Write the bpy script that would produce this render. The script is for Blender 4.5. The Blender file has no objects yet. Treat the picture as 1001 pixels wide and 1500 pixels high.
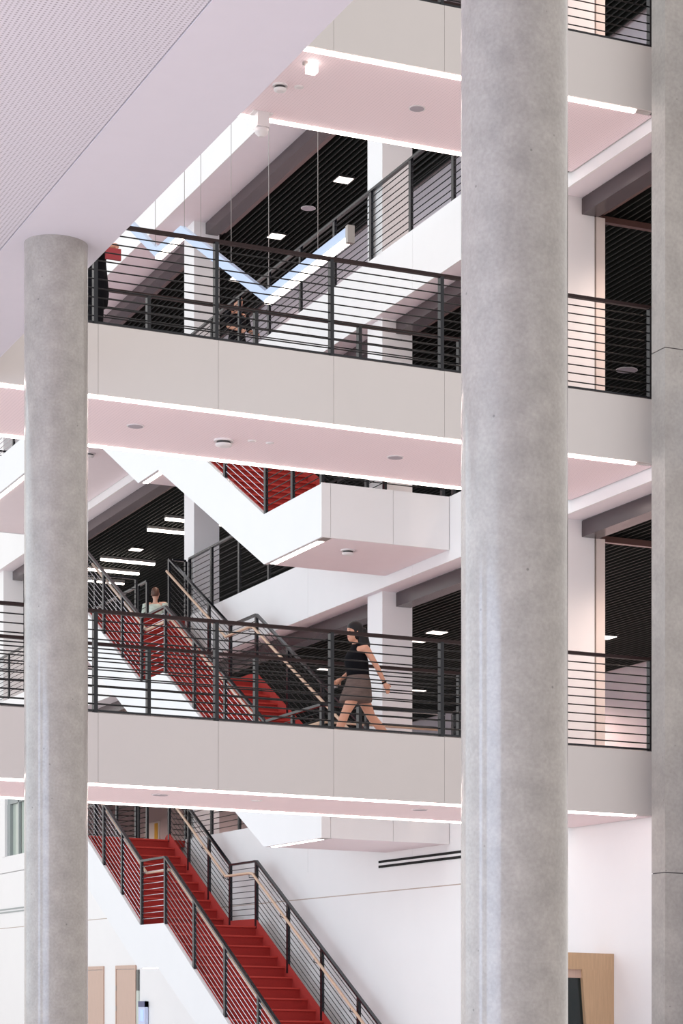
import bpy, bmesh, math, random
from mathutils import Vector, Matrix

# ------------------------------------------------------------------ camera, world, light, exposure
scene = bpy.context.scene
col = scene.collection
EYE = 1.65                                   # eye height above the ground floor
FALL = 0.02226                               # the floors fall gently along the bridges

cam_d = bpy.data.cameras.new('camera')
cam_d.sensor_fit = 'HORIZONTAL'
cam_d.sensor_width = 36.0
cam_d.lens = 36.0 * 3419.0 / 1001.0
cam_d.shift_x = 0.0
cam_d.shift_y = (1449.0 - 750.0) / 1001.0
cam_d.clip_end = 400.0
cam = bpy.data.objects.new('camera', cam_d)
cam.location = (0.0, 0.0, EYE)
cam.rotation_euler = (math.radians(90.0), 0.0, -math.atan2(0.3824, 0.9240))
col.objects.link(cam)
scene.camera = cam

vs = scene.view_settings
vs.view_transform = 'Standard'
vs.look = 'None'
vs.exposure = 0.0
vs.gamma = 1.0
vs.use_curve_mapping = False

world = bpy.data.worlds.new('daylight')
scene.world = world
world.use_nodes = True
wbg = world.node_tree.nodes['Background']
wbg.inputs['Color'].default_value = (1.0, 0.965, 0.945, 1)
wbg.inputs['Strength'].default_value = 1.05

# daylight of the glazed facade on the left-hand side of the atrium
def area_light(name, loc, target, sx, sy, power, colour):
    d = bpy.data.lights.new(name, 'AREA')
    d.shape = 'RECTANGLE'
    d.size, d.size_y = sx, sy
    d.energy = power
    d.color = colour
    o = bpy.data.objects.new(name, d)
    o.location = loc
    o.rotation_euler = (Vector(target) - Vector(loc)).to_track_quat('-Z', 'Y').to_euler()
    col.objects.link(o)
    return o
area_light('facade_daylight', (-16.0, 28.0, 11.5), (13.0, 27.0, 8.0), 58.0, 21.0, 4700.0, (0.58, 0.84, 1.0))
# tall lobby windows under the near deck, seen only as gloss on the round columns
area_light('lobby_window_light', (-14.0, 3.4, 3.6), (0.0, 3.4, 3.6), 12.2, 7.0, 1150.0, (0.52, 0.68, 1.0))
area_light('lobby_window_light', (-14.0, 15.0, 3.6), (0.0, 15.0, 3.6), 2.7, 7.0, 290.0, (0.52, 0.68, 1.0))
# added warm fill light under the near deck, out of view, bouncing off the floor
area_light('lobby_fill_light', (-4.0, 12.0, 7.6), (-4.0, 12.0, 0.0), 8.0, 14.0, 1200.0, (1.0, 0.86, 0.80)).data.spread = math.radians(110)

# ------------------------------------------------------------------ materials
MATS = {}
def nd(nt, t, **kw):
    n = nt.nodes.new(t)
    for k, v in kw.items():
        setattr(n, k, v)
    return n
def mat(name, colour, rough=0.5, metal=0.0, noise=0.0, nscale=4.0, bump=0.0, emit=None, strength=0.0, spec=0.5, coat=0.0, perf=None, streak=None, worldpos=False, speck=0.0):
    m = bpy.data.materials.new(name)
    m.use_nodes = True
    nt = m.node_tree
    b = nt.nodes['Principled BSDF']
    b.inputs['Base Color'].default_value = (*colour, 1)
    b.inputs['Roughness'].default_value = rough
    b.inputs['Metallic'].default_value = metal
    b.inputs['Specular IOR Level'].default_value = spec
    b.inputs['Coat Weight'].default_value = coat
    b.inputs['Coat Roughness'].default_value = 0.10
    tc = nd(nt, 'ShaderNodeTexCoord')
    if noise > 0 or bump > 0:
        mp = nd(nt, 'ShaderNodeMapping')
        if streak: mp.inputs['Scale'].default_value = streak
        if worldpos: nt.links.new(nd(nt, 'ShaderNodeNewGeometry').outputs['Position'], mp.inputs['Vector'])
        else: nt.links.new(tc.outputs['Object'], mp.inputs['Vector'])
        n = nd(nt, 'ShaderNodeTexNoise')
        n.inputs['Scale'].default_value = nscale
        n.inputs['Detail'].default_value = 8.0
        n.inputs['Roughness'].default_value = 0.62
        nt.links.new(mp.outputs['Vector'], n.inputs['Vector'])
        r = nd(nt, 'ShaderNodeMapRange')
        r.inputs['From Min'].default_value = 0.3
        r.inputs['From Max'].default_value = 0.7
        r.inputs['To Min'].default_value = 1.0 - noise
        r.inputs['To Max'].default_value = 1.0 + noise
        nt.links.new(n.outputs['Fac'], r.inputs['Value'])
        mx = nd(nt, 'ShaderNodeVectorMath', operation='SCALE')
        mx.inputs[0].default_value = colour
        nt.links.new(r.outputs['Result'], mx.inputs['Scale'])
        last = mx.outputs['Vector']
        if speck > 0:                         # fine grain and small pores
            n2 = nd(nt, 'ShaderNodeTexNoise')
            n2.inputs['Scale'].default_value = nscale * 9.0
            n2.inputs['Detail'].default_value = 5.0
            nt.links.new(mp.outputs['Vector'], n2.inputs['Vector'])
            r2 = nd(nt, 'ShaderNodeMapRange')
            r2.inputs['From Min'].default_value = 0.3
            r2.inputs['From Max'].default_value = 0.7
            r2.inputs['To Min'].default_value = 1.0 - speck
            r2.inputs['To Max'].default_value = 1.0 + speck
            nt.links.new(n2.outputs['Fac'], r2.inputs['Value'])
            vo = nd(nt, 'ShaderNodeTexVoronoi')
            vo.inputs['Scale'].default_value = 7.0
            nt.links.new(mp.outputs['Vector'], vo.inputs['Vector'])
            gt = nd(nt, 'ShaderNodeMapRange')
            gt.inputs['From Min'].default_value = 0.03
            gt.inputs['From Max'].default_value = 0.06
            gt.inputs['To Min'].default_value = 0.55
            gt.inputs['To Max'].default_value = 1.0
            nt.links.new(vo.outputs['Distance'], gt.inputs['Value'])
            m2 = nd(nt, 'ShaderNodeVectorMath', operation='SCALE')
            nt.links.new(last, m2.inputs[0]); nt.links.new(r2.outputs['Result'], m2.inputs['Scale'])
            m3 = nd(nt, 'ShaderNodeVectorMath', operation='SCALE')
            nt.links.new(m2.outputs['Vector'], m3.inputs[0]); nt.links.new(gt.outputs['Result'], m3.inputs['Scale'])
            last = m3.outputs['Vector']
        nt.links.new(last, b.inputs['Base Color'])
        if bump > 0:
            bp = nd(nt, 'ShaderNodeBump')
            bp.inputs['Strength'].default_value = bump
            bp.inputs['Distance'].default_value = 0.01
            nt.links.new(n.outputs['Fac'], bp.inputs['Height'])
            nt.links.new(bp.outputs['Normal'], b.inputs['Normal'])
    if perf:                                  # rows of small holes punched in a metal or board panel
        sp, rad, dark = perf
        sc = nd(nt, 'ShaderNodeVectorMath', operation='SCALE')
        sc.inputs['Scale'].default_value = 1.0 / sp
        nt.links.new(tc.outputs['Object'], sc.inputs[0])
        fr = nd(nt, 'ShaderNodeVectorMath', operation='FRACTION')
        nt.links.new(sc.outputs['Vector'], fr.inputs[0])
        mu = nd(nt, 'ShaderNodeVectorMath', operation='MULTIPLY')
        mu.inputs[1].default_value = (1, 1, 0)
        nt.links.new(fr.outputs['Vector'], mu.inputs[0])
        di = nd(nt, 'ShaderNodeVectorMath', operation='DISTANCE')
        di.inputs[1].default_value = (0.5, 0.5, 0)
        nt.links.new(mu.outputs['Vector'], di.inputs[0])
        lt = nd(nt, 'ShaderNodeMath', operation='LESS_THAN')
        lt.inputs[1].default_value = rad
        nt.links.new(di.outputs['Value'], lt.inputs[0])
        mi = nd(nt, 'ShaderNodeMix', data_type='RGBA')
        mi.inputs[6].default_value = (*colour, 1)
        mi.inputs[7].default_value = (*[c * dark for c in colour], 1)
        nt.links.new(lt.outputs['Value'], mi.inputs[0])
        nt.links.new(mi.outputs[2], b.inputs['Base Color'])
    if emit:
        b.inputs['Emission Color'].default_value = (*emit, 1)
        b.inputs['Emission Strength'].default_value = strength
    MATS[name] = m
    return m

WHITE = mat('white_paint', (0.87, 0.85, 0.85), 0.45, noise=0.01, nscale=1.5)
STRING = mat('white_stringer_paint', (0.80, 0.80, 0.82), 0.28, noise=0.01, nscale=1.5)
FASCIA = mat('warm_grey_fascia_panel', (0.60, 0.56, 0.54), 0.42, noise=0.02, nscale=0.8)
SOFFIT = mat('pinkish_soffit_board', (0.95, 0.80, 0.83), 0.6, perf=(0.035, 0.2, 0.80))
SOFFIT_PLAIN = mat('pinkish_soffit_plain', (0.90, 0.80, 0.83), 0.6, noise=0.01)
GALLERY_SOFFIT = mat('gallery_soffit_paint', (0.88, 0.82, 0.86), 0.6, noise=0.01)
CEIL_PLAIN = mat('lilac_white_ceiling', (0.63, 0.615, 0.68), 0.6, noise=0.01)
CEIL_PERF = mat('perforated_ceiling', (0.63, 0.615, 0.68), 0.6, perf=(0.032, 0.26, 0.55))
CONC = mat('fair_faced_concrete', (0.345, 0.322, 0.298), 0.50, noise=0.15, nscale=6.0, bump=0.16, coat=0.8, worldpos=True, speck=0.09)
PIER = mat('pier_concrete', (0.36, 0.335, 0.315), 0.55, noise=0.13, nscale=3.0, bump=0.12, worldpos=True, speck=0.08)
JOINT = mat('dark_joint', (0.12, 0.11, 0.11), 0.8)
METAL = mat('graphite_metal', (0.010, 0.011, 0.015), 0.25, metal=0.0, spec=0.4)
ROD = mat('steel_rod', (0.014, 0.014, 0.015), 0.45, spec=0.25)
ROD_ST = mat('stainless_rod', (0.62, 0.60, 0.66), 0.25, metal=0.8)
CAP = mat('bronze_cap_rail', (0.026, 0.014, 0.014), 0.5, spec=0.2)
BRONZE = mat('bronze_shutter_box', (0.066, 0.046, 0.050), 0.25, spec=0.4)
BRONZE2 = mat('bronze_guide', (0.14, 0.07, 0.06), 0.3, metal=0.3)
CARPET = mat('red_stair_carpet', (0.40, 0.028, 0.022), 0.85, noise=0.10, nscale=60, bump=0.05)
NOSING_LIT = mat('red_nosing_highlight', (0.58, 0.055, 0.04), 0.6)  # lighter red puts the tread edge highlight into the colour
WOOD = mat('pale_beech_handrail', (0.72, 0.50, 0.36), 0.4, noise=0.08, nscale=6, streak=(1, 12, 12))
OAK = mat('oak_veneer', (0.56, 0.37, 0.22), 0.45, noise=0.10, nscale=5, streak=(14, 14, 0.7))
DOORWOOD = mat('beech_door_veneer', (0.58, 0.40, 0.32), 0.45, noise=0.07, nscale=5, streak=(14, 14, 0.7))
BLACK = mat('black_void_board', (0.004, 0.0045, 0.004), 0.9)
WALLJOINT = mat('tan_wall_joint', (0.50, 0.40, 0.34), 0.8)
PANELGAP = mat('fascia_joint', (0.36, 0.33, 0.32), 0.8)
SLAT = mat('black_slat', (0.012, 0.014, 0.012), 0.6, spec=0.25)
DARKGLASS = mat('dark_opening', (0.012, 0.02, 0.02), 0.15)
LED = mat('warm_led_strip', (1, 0.9, 0.85), 0.5, emit=(1.0, 0.84, 0.78), strength=9.0)
LEDW = mat('white_led_strip', (1, 1, 1), 0.5, emit=(1.0, 0.90, 0.80), strength=7.0)
DOWN = mat('downlight_lens', (1, 1, 1), 0.5, emit=(1.0, 0.88, 0.80), strength=2.5)
ALU = mat('aluminium_bracket', (0.45, 0.42, 0.40), 0.35, metal=0.6)
PLASTIC = mat('white_plastic', (0.80, 0.77, 0.77), 0.4)
GREYPL = mat('grey_speaker_mesh', (0.42, 0.38, 0.42), 0.6)
DARKPL = mat('dark_plastic', (0.04, 0.04, 0.04), 0.4)
BLUEM = mat('pale_blue_aluminium', (0.50, 0.62, 0.85), 0.25, metal=0.1)
FLOOR = mat('pale_terrazzo', (0.74, 0.67, 0.65), 0.35, noise=0.06, nscale=14)
ROOM = mat('lilac_room_wall', (0.66, 0.58, 0.62), 0.6, noise=0.01)
ROOMW = mat('warm_jamb_paint', (0.78, 0.68, 0.63), 0.5, noise=0.01)
WINGLASS = mat('pale_green_glass', (0.50, 0.56, 0.50), 0.12, noise=0.05, nscale=2)
WINBAR = mat('grey_window_bar', (0.30, 0.33, 0.33), 0.4)
SKIN = mat('skin', (0.60, 0.30, 0.20), 0.5)
SKIN2 = mat('skin_fair', (0.62, 0.36, 0.27), 0.5)
BLACKCLOTH = mat('black_cloth', (0.006, 0.006, 0.008), 0.9, spec=0.1, noise=0.2, nscale=20)
SKIRT = mat('grey_brown_skirt_cloth', (0.13, 0.095, 0.085), 0.9, spec=0.1, noise=0.18, nscale=9, streak=(1, 1, 5))
HAIR = mat('black_hair', (0.008, 0.006, 0.007), 0.45, spec=0.3)
HAIRB = mat('brown_hair', (0.10, 0.045, 0.03), 0.5)
SHIRT = mat('pale_green_shirt', (0.55, 0.62, 0.55), 0.8, noise=0.15, nscale=25)
LIP = mat('lip', (0.40, 0.09, 0.08), 0.5)
REDBOOK = mat('red_folder', (0.35, 0.03, 0.04), 0.6)
YELLOW = mat('yellow_notice', (0.75, 0.45, 0.06), 0.6)
SCREEN = mat('kiosk_screen', (0.2, 0.3, 0.7), 0.3, emit=(0.35, 0.5, 1.0), strength=0.8)
NAVY = mat('navy_panel', (0.06, 0.07, 0.18), 0.4)
KIOSK = mat('pale_blue_panel', (0.60, 0.66, 0.86), 0.5)

# ------------------------------------------------------------------ geometry helpers
def W(u, v, z):
    return Vector((u, v, z - FALL * (u - 10.0)))
def S(p):                                    # local offset with the floors' fall
    return (p[0], p[1], p[2] - FALL * p[0])
CACHE = {}
def mesh_from(key, verts, faces, m, smooth=False, fall=True):
    if key is not None and key in CACHE: return CACHE[key]
    me = bpy.data.meshes.new('shape')
    me.from_pydata([S(p) if fall else p for p in verts], [], faces)
    me.materials.append(m)
    if smooth:
        me.polygons.foreach_set('use_smooth', [True] * len(me.polygons))
    me.validate(); me.update()
    if key is not None: CACHE[key] = me
    return me
def link(name, me, pos, parent=None):
    o = bpy.data.objects.new(name, me)
    col.objects.link(o)
    p = W(*pos)
    if parent is not None:
        o.parent = parent
        q = parent
        while q is not None:
            p = p - q.location; q = q.parent
    o.location = p
    return o
def tag(o, label=None, cat=None, group=None, kind=None):
    if label: o['label'] = label
    if cat: o['category'] = cat
    if group: o['group'] = group
    if kind: o['kind'] = kind
    return o
def root(name, pos, label, cat=None, group=None, kind=None):
    return tag(link(name, None, pos), label, cat, group, kind)

BOXF = [(0, 3, 2, 1), (4, 5, 6, 7), (0, 1, 5, 4), (1, 2, 6, 5), (2, 3, 7, 6), (3, 0, 4, 7)]
def boxv(u0, u1, v0, v1, z0, z1):
    return [(u0, v0, z0), (u1, v0, z0), (u1, v1, z0), (u0, v1, z0), (u0, v0, z1), (u1, v0, z1), (u1, v1, z1), (u0, v1, z1)]
def box(name, u0, u1, v0, v1, z0, z1, m, parent=None):
    cu, cv = (u0 + u1) / 2, (v0 + v1) / 2
    a, b, c = u1 - u0, v1 - v0, z1 - z0
    key = ('box', round(a, 4), round(b, 4), round(c, 4), m.name)
    me = mesh_from(key, boxv(-a / 2, a / 2, -b / 2, b / 2, 0, c), BOXF, m)
    return link(name, me, (cu, cv, z0), parent)
def boxes(name, lst, m, parent, pos):
    vs_, fs = [], []
    for b in lst:
        n = len(vs_)
        vs_ += [(p[0] - pos[0], p[1] - pos[1], p[2] - pos[2]) for p in boxv(*b)]
        fs += [tuple(i + n for i in f) for f in BOXF]
    return link(name, mesh_from(None, vs_, fs, m), pos, parent)
def prism_vz(name, poly, u0, u1, m, parent=None):
    """polygon in (v, z), counter-clockwise seen from -u, extruded along u"""
    v0, z0 = poly[0]
    n = len(poly)
    vs_ = [(0, p[0] - v0, p[1] - z0) for p in poly] + [(u1 - u0, p[0] - v0, p[1] - z0) for p in poly]
    fs = [tuple(range(n)), tuple(range(2 * n - 1, n - 1, -1))]
    for i in range(n):
        j = (i + 1) % n
        fs.append((j, i, i + n, j + n))
    me = mesh_from(None, vs_, fs, m)
    bm = bmesh.new(); bm.from_mesh(me)
    bmesh.ops.recalc_face_normals(bm, faces=bm.faces)
    bmesh.ops.triangulate(bm, faces=[f for f in bm.faces if len(f.verts) > 4])
    bm.to_mesh(me); bm.free()
    return link(name, me, (u0, v0, z0), parent)
def tube_geo(pts, rads, seg=8, ex=1.0, cap=True):
    """tube along points; returns verts, faces"""
    vs_, fs = [], []
    n = len(pts)
    P = [Vector(p) for p in pts]
    up = None
    for i in range(n):
        d = (P[min(i + 1, n - 1)] - P[max(i - 1, 0)]).normalized()
        if up is None:
            up = Vector((0, 0, 1)) if abs(d.z) < 0.9 else Vector((0, 1, 0))
        x = up.cross(d)
        if x.length < 1e-5: x = Vector((1, 0, 0)).cross(d)
        x.normalize()
        y = d.cross(x).normalized()
        up = y
        r = rads[i] if not isinstance(rads, (int, float)) else rads
        for k in range(seg):
            a = 2 * math.pi * (k + 0.5) / seg
            vs_.append(tuple(P[i] + x * (r * math.cos(a) * ex) + y * (r * math.sin(a))))
    for i in range(n - 1):
        for k in range(seg):
            k2 = (k + 1) % seg
            fs.append((i * seg + k, i * seg + k2, (i + 1) * seg + k2, (i + 1) * seg + k))
    if cap:
        fs.append(tuple(range(seg - 1, -1, -1)))
        fs.append(tuple((n - 1) * seg + k for k in range(seg)))
    return vs_, fs
def tube(name, pts, r, m, parent=None, seg=6, smooth=True):
    a = pts[0]
    loc = [(p[0] - a[0], p[1] - a[1], p[2] - a[2]) for p in pts]
    key = ('tube', tuple(tuple(round(c, 3) for c in p) for p in loc), r, seg, m.name)
    if key in CACHE: me = CACHE[key]
    else:
        vs_, fs = tube_geo(loc, [r] * len(loc), seg)
        me = mesh_from(key, vs_, fs, m, smooth)
    return link(name, me, a, parent)
def bar(name, a, b, w, h, m, parent=None):
    """flat bar of width w across and height h (vertical) from a to b"""
    A, B = Vector(a), Vector(b)
    d = B - A
    hor = Vector((d.x, d.y, 0)).normalized()
    s = Vector((-hor.y, hor.x, 0)) * (w / 2)
    vs_ = []
    for p in (Vector((0, 0, 0)), d):
        for sg, zz in ((-1, 0), (1, 0), (1, h), (-1, h)):
            q = p + s * sg + Vector((0, 0, zz))
            vs_.append(tuple(q))
    fs = [(0, 1, 2, 3), (7, 6, 5, 4), (0, 4, 5, 1), (1, 5, 6, 2), (2, 6, 7, 3), (3, 7, 4, 0)]
    key = ('bar', tuple(round(c, 3) for c in d), w, h, m.name)
    return link(name, mesh_from(key, vs_, fs, m), a, parent)
def lathe(name, prof, pos, m, parent=None, seg=24, smooth=True):
    """profile of (radius, z) turned about the vertical"""
    vs_, fs = [], []
    for r, z in prof:
        for k in range(seg):
            a = 2 * math.pi * k / seg
            vs_.append((r * math.cos(a), r * math.sin(a), z))
    for i in range(len(prof) - 1):
        for k in range(seg):
            k2 = (k + 1) % seg
            fs.append((i * seg + k, i * seg + k2, (i + 1) * seg + k2, (i + 1) * seg + k))
    nv = len(vs_)                                # caps have their own vertices so the shaft shades evenly
    vs_ += vs_[:seg] + vs_[(len(prof) - 1) * seg:len(prof) * seg]
    fs.append(tuple(nv + k for k in range(seg - 1, -1, -1)))
    fs.append(tuple(nv + seg + k for k in range(seg)))
    key = ('lathe', tuple(prof), seg, m.name)
    me = mesh_from(key, vs_, fs, m, smooth)
    return link(name, me, pos, parent)

# ------------------------------------------------------------------ levels and plan
L = [0.0, 4.41, 8.41, 12.41, 16.41]
TB = 0.71            # bridge and stair depth
TG = 0.86            # gallery slab depth
UE = 13.5            # gallery edge
UL = 11.62           # left side of the stairs
RH = 1.07            # guard height
VB0, VB1 = 23.15, 25.36
ORD = {1: 'lowest', 2: 'middle', 3: 'topmost'}

# ------------------------------------------------------------------ the setting
def structure(o, label):
    return tag(o, label, kind='structure')
structure(box('floor', -10, 22, -6, 68, -0.2, 0.0, FLOOR), 'pale terrazzo ground floor of the atrium')
wr = root('wall_right', (UE, 44, 0), 'white ground storey wall beside the red stair', kind='structure')
box('wall_panel', UE, UE + 0.2, 22.0, 66, 0, 3.135, WHITE, wr)
box('wall_panel', UE + 0.0015, UE + 0.2, 22.0, 66, 3.135, 3.15, WALLJOINT, wr)
box('wall_panel', UE, UE + 0.2, 22.0, 66, 3.15, L[1] - TG, WHITE, wr)
box('wall_panel', UE - 0.004, UE, 22.0, 27.9, 0.0, L[1] - TG, WHITE, wr)

# near ceiling deck carried by the round columns
ce = root('ceiling', (1.0, 8.5, L[2] - TB), 'pale lilac perforated ceiling overhead with a plain border', kind='structure')
box('ceiling_border', 4.82, 5.615, -6, 23.1, L[2] - TB, L[2] - 0.02, CEIL_PLAIN, ce)
box('ceiling_border', -10, 4.82, 22.3, 23.1, L[2] - TB, L[2] - 0.02, CEIL_PLAIN, ce)
box('perforated_panel', -10, 4.812, -6, 22.3, L[2] - TB + 0.006, L[2] - 0.02, CEIL_PERF, ce)

# storeys behind the galleries
COLV = [25.6, 31.3, 39.8, 48.5, 53.6]
for n in (1, 2, 3):
    zc = L[n + 1] - TG
    ub = 20.0 if n < 3 else 16.4
    wb = box(f'wall_back_{n}', ub, ub + 0.15, 22, 66, L[n], zc, ROOM)
    structure(wb, f'pinkish lilac back wall of the {ORD[n]} open floor')
    cl = root(f'ceiling_louvre_{n}', ((14.25 + ub) / 2, 44, zc - 0.03), f'black slatted ceiling of the {ORD[n]} open floor', kind='structure')
    box('backing_board', 14.22, ub, 22, 66, zc - 0.03, zc - 0.002, BLACK, cl)
    sl = []
    u = 14.3
    while u < ub - 0.05:
        sl.append((u, u + 0.022, 22, 66, zc - 0.13, zc - 0.03)); u += 0.105
    st = boxes('louvre_slat', sl, SLAT, cl, (14.3, 44, zc - 0.13))
    st['kind'] = 'stuff'
structure(box('wall_far', UE, 20.15, 66, 66.2, 0, L[4], ROOM), 'far end wall of the open floors')

# solid stretch of the level-one storey with its window
wu = root('wall_right_upper', (UE, 57, L[1]), 'white wall stretch with a tall window above the far ground floor', kind='structure')
box('wall_panel', UE, UE + 0.2, 49.05, 66, L[1], 4.80, WHITE, wu)
box('wall_panel', UE, UE + 0.2, 53.25, 66, 4.80, L[2] - TG, WHITE, wu)
box('wall_panel', UE, UE + 0.2, 49.05, 49.9, 4.80, L[2] - TG, WHITE, wu)
wn = root('window_1', (UE, 51.6, 4.80), 'pale green window pane with grey bars left of the left round column', kind='structure')
box('window_frame', UE - 0.02, UE + 0.16, 53.0, 53.25, 4.80, L[2] - TG, WHITE, wn)
box('window_bar', UE + 0.05, UE + 0.10, 51.98, 52.06, 4.80, L[2] - TG, WINBAR, wn)
box('window_bar', UE + 0.05, UE + 0.10, 49.9, 53.0, 6.0, 6.25, WINBAR, wn)
box('window_bar', UE + 0.04, UE + 0.11, 52.75, 53.0, 4.80, 6.0, WINBAR, wn)
box('pane', UE + 0.11, UE + 0.125, 49.9, 51.98, 4.80, L[2] - TG, WINGLASS, wn)
box('pane', UE + 0.11, UE + 0.125, 52.06, 53.0, 4.80, L[2] - TG, WINGLASS, wn)

# gallery slabs
GALLERY = {}
for n in (1, 2, 3, 4):
    ue = UE if n < 4 else 13.1
    nm = {1: 'lowest', 2: 'second', 3: 'third', 4: 'highest'}[n]
    g = GALLERY[n] = root('gallery_slab', (ue, 44, L[n] - TG), f'white edge of the {nm} gallery floor running along the open storeys', 'gallery floor', 'gallery floors')
    box('slab', ue + 0.03, 20.15, 22.0, 66, L[n] - TG, L[n], GALLERY_SOFFIT, g)
    v = 22.0
    while v < 65.9:
        v2 = min(v + 4.0, 66)
        if n == 4: v2 = 66
        box('fascia_panel', ue, ue + 0.03, v + 0.003, v2 - 0.003, L[n] - TG, L[n] + 0.02, WHITE, g)
        v = v2

# square columns of the galleries, with shutter boxes between
for n in (1, 2, 3):
    zc = L[n + 1] - TG
    for i, cv in enumerate(COLV):
        where = ['right of the big round column', 'seen left of the big round column', 'behind the upper run of the stairs', 'far along the gallery', 'farthest along the gallery'][i]
        nm = {1: 'lowest', 2: 'middle', 3: 'top'}[n]
        c = root('square_column', (13.84, cv + 0.27, L[n]), f'white square column on the {nm} gallery, {where}', 'column', 'square gallery columns')
        box('shaft', 13.6, 14.0 if i == 0 else 14.08, cv, cv + 0.55, L[n], zc, WHITE, c)
        if i == 0:
            box('shutter_guide', 14.0, 14.035, cv + 0.04, cv + 0.5, L[n], zc - 0.2, ALU, c)
            box('jamb', 14.035, 14.16, cv + 0.02, cv + 0.5, L[n], zc - 0.2, ROOMW, c)
            box('side_track', 14.16, 16.6, cv + 0.1, cv + 0.18, zc - 0.215, zc - 0.14, BRONZE2, c)
    edges = [22.95] + [x for cv in COLV for x in (cv, cv + 0.55)] + [66]
    for i in range(0, len(edges), 2):
        v0, v1 = edges[i], edges[i + 1]
        where = ['right of the big round column', 'just left of the big round column', 'between the square columns behind the stairs', 'beyond the farther square column', 'far along the gallery', 'at the far end of the gallery'][i // 2]
        nm = {1: 'lowest', 2: 'middle', 3: 'top'}[n]
        h = root('shutter_box', (13.95, (v0 + v1) / 2, zc - 0.21), f'bronze shutter box over the {nm} open floor, {where}', 'shutter box', 'bronze shutter boxes')
        box('housing', 13.82, 14.05, v0 + 0.002, v1 - 0.002, zc - 0.21, zc - 0.012, BRONZE, h)
        box('shadow_gap', 13.83, 14.05, v0 + 0.002, v1 - 0.002, zc - 0.012, zc, JOINT, h)
        box('guide_rail', 14.05, 14.14, v0 + 0.002, v1 - 0.002, zc - 0.17, zc, BRONZE2, h)
        box('inner_lip', 14.14, 14.21, v0 + 0.002, v1 - 0.002, zc - 0.13, zc, BRONZE2 if n > 1 else ALU, h)

# concrete pier at the right edge
p = root('concrete_pier', (13.9, 22.75, 0), 'rectangular fair-faced concrete pier at the right edge of the view', 'pier')
for z0, z1 in ((0, 3.02), (3.02, 8.86), (8.86, 14.5), (14.5, 20)):
    box('concrete_lift', 13.25, 14.6, 22.6, 22.9, z0 + 0.006, z1 - 0.006, PIER, p)
box('joint_core', 13.26, 14.59, 22.61, 22.89, 0, 19.9, JOINT, p)

# round columns
def round_column(uv, top, label):
    c = root('round_column', (uv[0], uv[1], 0), label, 'column', 'round concrete columns')
    R = 0.262
    zs = [0, 3.9, 7.45, 11.2, 15.0]
    zs = [z for z in zs if z < top - 0.4] + [top]
    for a, b in zip(zs[:-1], zs[1:]):
        lathe('concrete_lift', [(R, 0), (R, b - a)], (uv[0], uv[1], a), CONC, c, 64)
    return c
round_column((5.2, 18.74), L[2] - TB, 'slender round grey concrete column on the left, carrying the pale ceiling')
round_column((5.17, 10.27), L[2] - TB, 'big round concrete column nearest the camera, full height right of centre')

# ------------------------------------------------------------------ bridges
PANU = [3.0, 4.24, 5.56, 6.87, 8.18, 9.49, 10.80, 12.12, 13.44]
BRIDGE = {}
for n in (1, 2, 3):
    nm = {1: 'lowest', 2: 'middle', 3: 'topmost'}[n]
    b = BRIDGE[n] = root('footbridge', (8.5, 24.25, L[n] - TB), f'{nm} grey footbridge crossing the atrium with light lines along its underside', 'footbridge', 'stacked footbridges')
    zb = L[n] - TB
    box('deck', 3.0, UE - 0.05, VB0 + 0.03, VB1 - 0.03, zb + 0.02, L[n], FLOOR, b)
    for a, c in zip(PANU[:-1], PANU[1:]):
        box('fascia_panel', a + 0.0018, c - 0.0018, VB0, VB0 + 0.03, zb, L[n] + 0.015, FASCIA, b)
        box('back_fascia_panel', a + 0.003, c - 0.003, VB1 - 0.03, VB1, zb, L[n] + 0.015, FASCIA, b)
    box('joint_backing', 3.0, 13.44, VB0 + 0.008, VB0 + 0.028, zb + 0.02, L[n] - 0.01, PANELGAP, b)
    box('soffit', 3.0, UE - 0.02, VB0 + 0.13, VB1 - 0.13, zb - 0.004, zb + 0.016, SOFFIT, b)
    box('edge_gap', UE - 0.02, UE - 0.004, VB0 + 0.005, VB1, zb + 0.03, L[n], JOINT, b)
    box('light_strip', 3.0, 13.22, VB0 + 0.055, VB0 + 0.102, zb - 0.020, zb + 0.012, LED, b)
    box('light_strip', 3.0, 13.22, VB1 - 0.102, VB1 - 0.055, zb - 0.020, zb + 0.012, LED, b)
    for v0 in (VB0 + 0.035, VB1 - 0.125):
        box('strip_end', 13.225, 13.42, v0, v0 + 0.09, zb - 0.002, zb + 0.012, ALU, b)

# ------------------------------------------------------------------ railings
def railing(owner, segs, posts, rods=10, wood=None, name='guardrail', rodmat=None, capmat=None, base=False):
    """a guardrail bolted to its owner: a part with posts, rods and rails as sub-parts"""
    pos = segs[0][0]
    r = link(name, None, pos, owner)
    for a, b in segs:
        bar('top_rail', (a[0], a[1], a[2] + RH - 0.035), (b[0], b[1], b[2] + RH - 0.035), 0.055, 0.035, capmat or CAP, r)
        for i in range(1, rods + 1):
            h = (RH - 0.02) * i / (rods + 1.0)
            tube('rod', [(a[0], a[1], a[2] + h), (b[0], b[1], b[2] + h)], 0.0075 if rodmat is None else 0.006, rodmat or ROD, r)
        if base:
            bar('base_strip', (a[0], a[1], a[2] + 0.012), (b[0], b[1], b[2] + 0.012), 0.06, 0.022, METAL, r)
    for q in posts:
        box('post', q[0] - 0.021, q[0] + 0.021, q[1] - 0.037, q[1] + 0.037, q[2] - 0.04 if not base else q[2] + 0.0, q[2] + RH - 0.03, METAL, r)
    if wood:
        for pts, brs in wood:
            w = tube('handrail', pts, 0.024, WOOD, r, 8)
            for (bp, pp) in brs:
                tube('bracket', [bp, (bp[0], bp[1], bp[2] - 0.05), pp], 0.007, METAL, r, 6)
    return r

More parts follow.
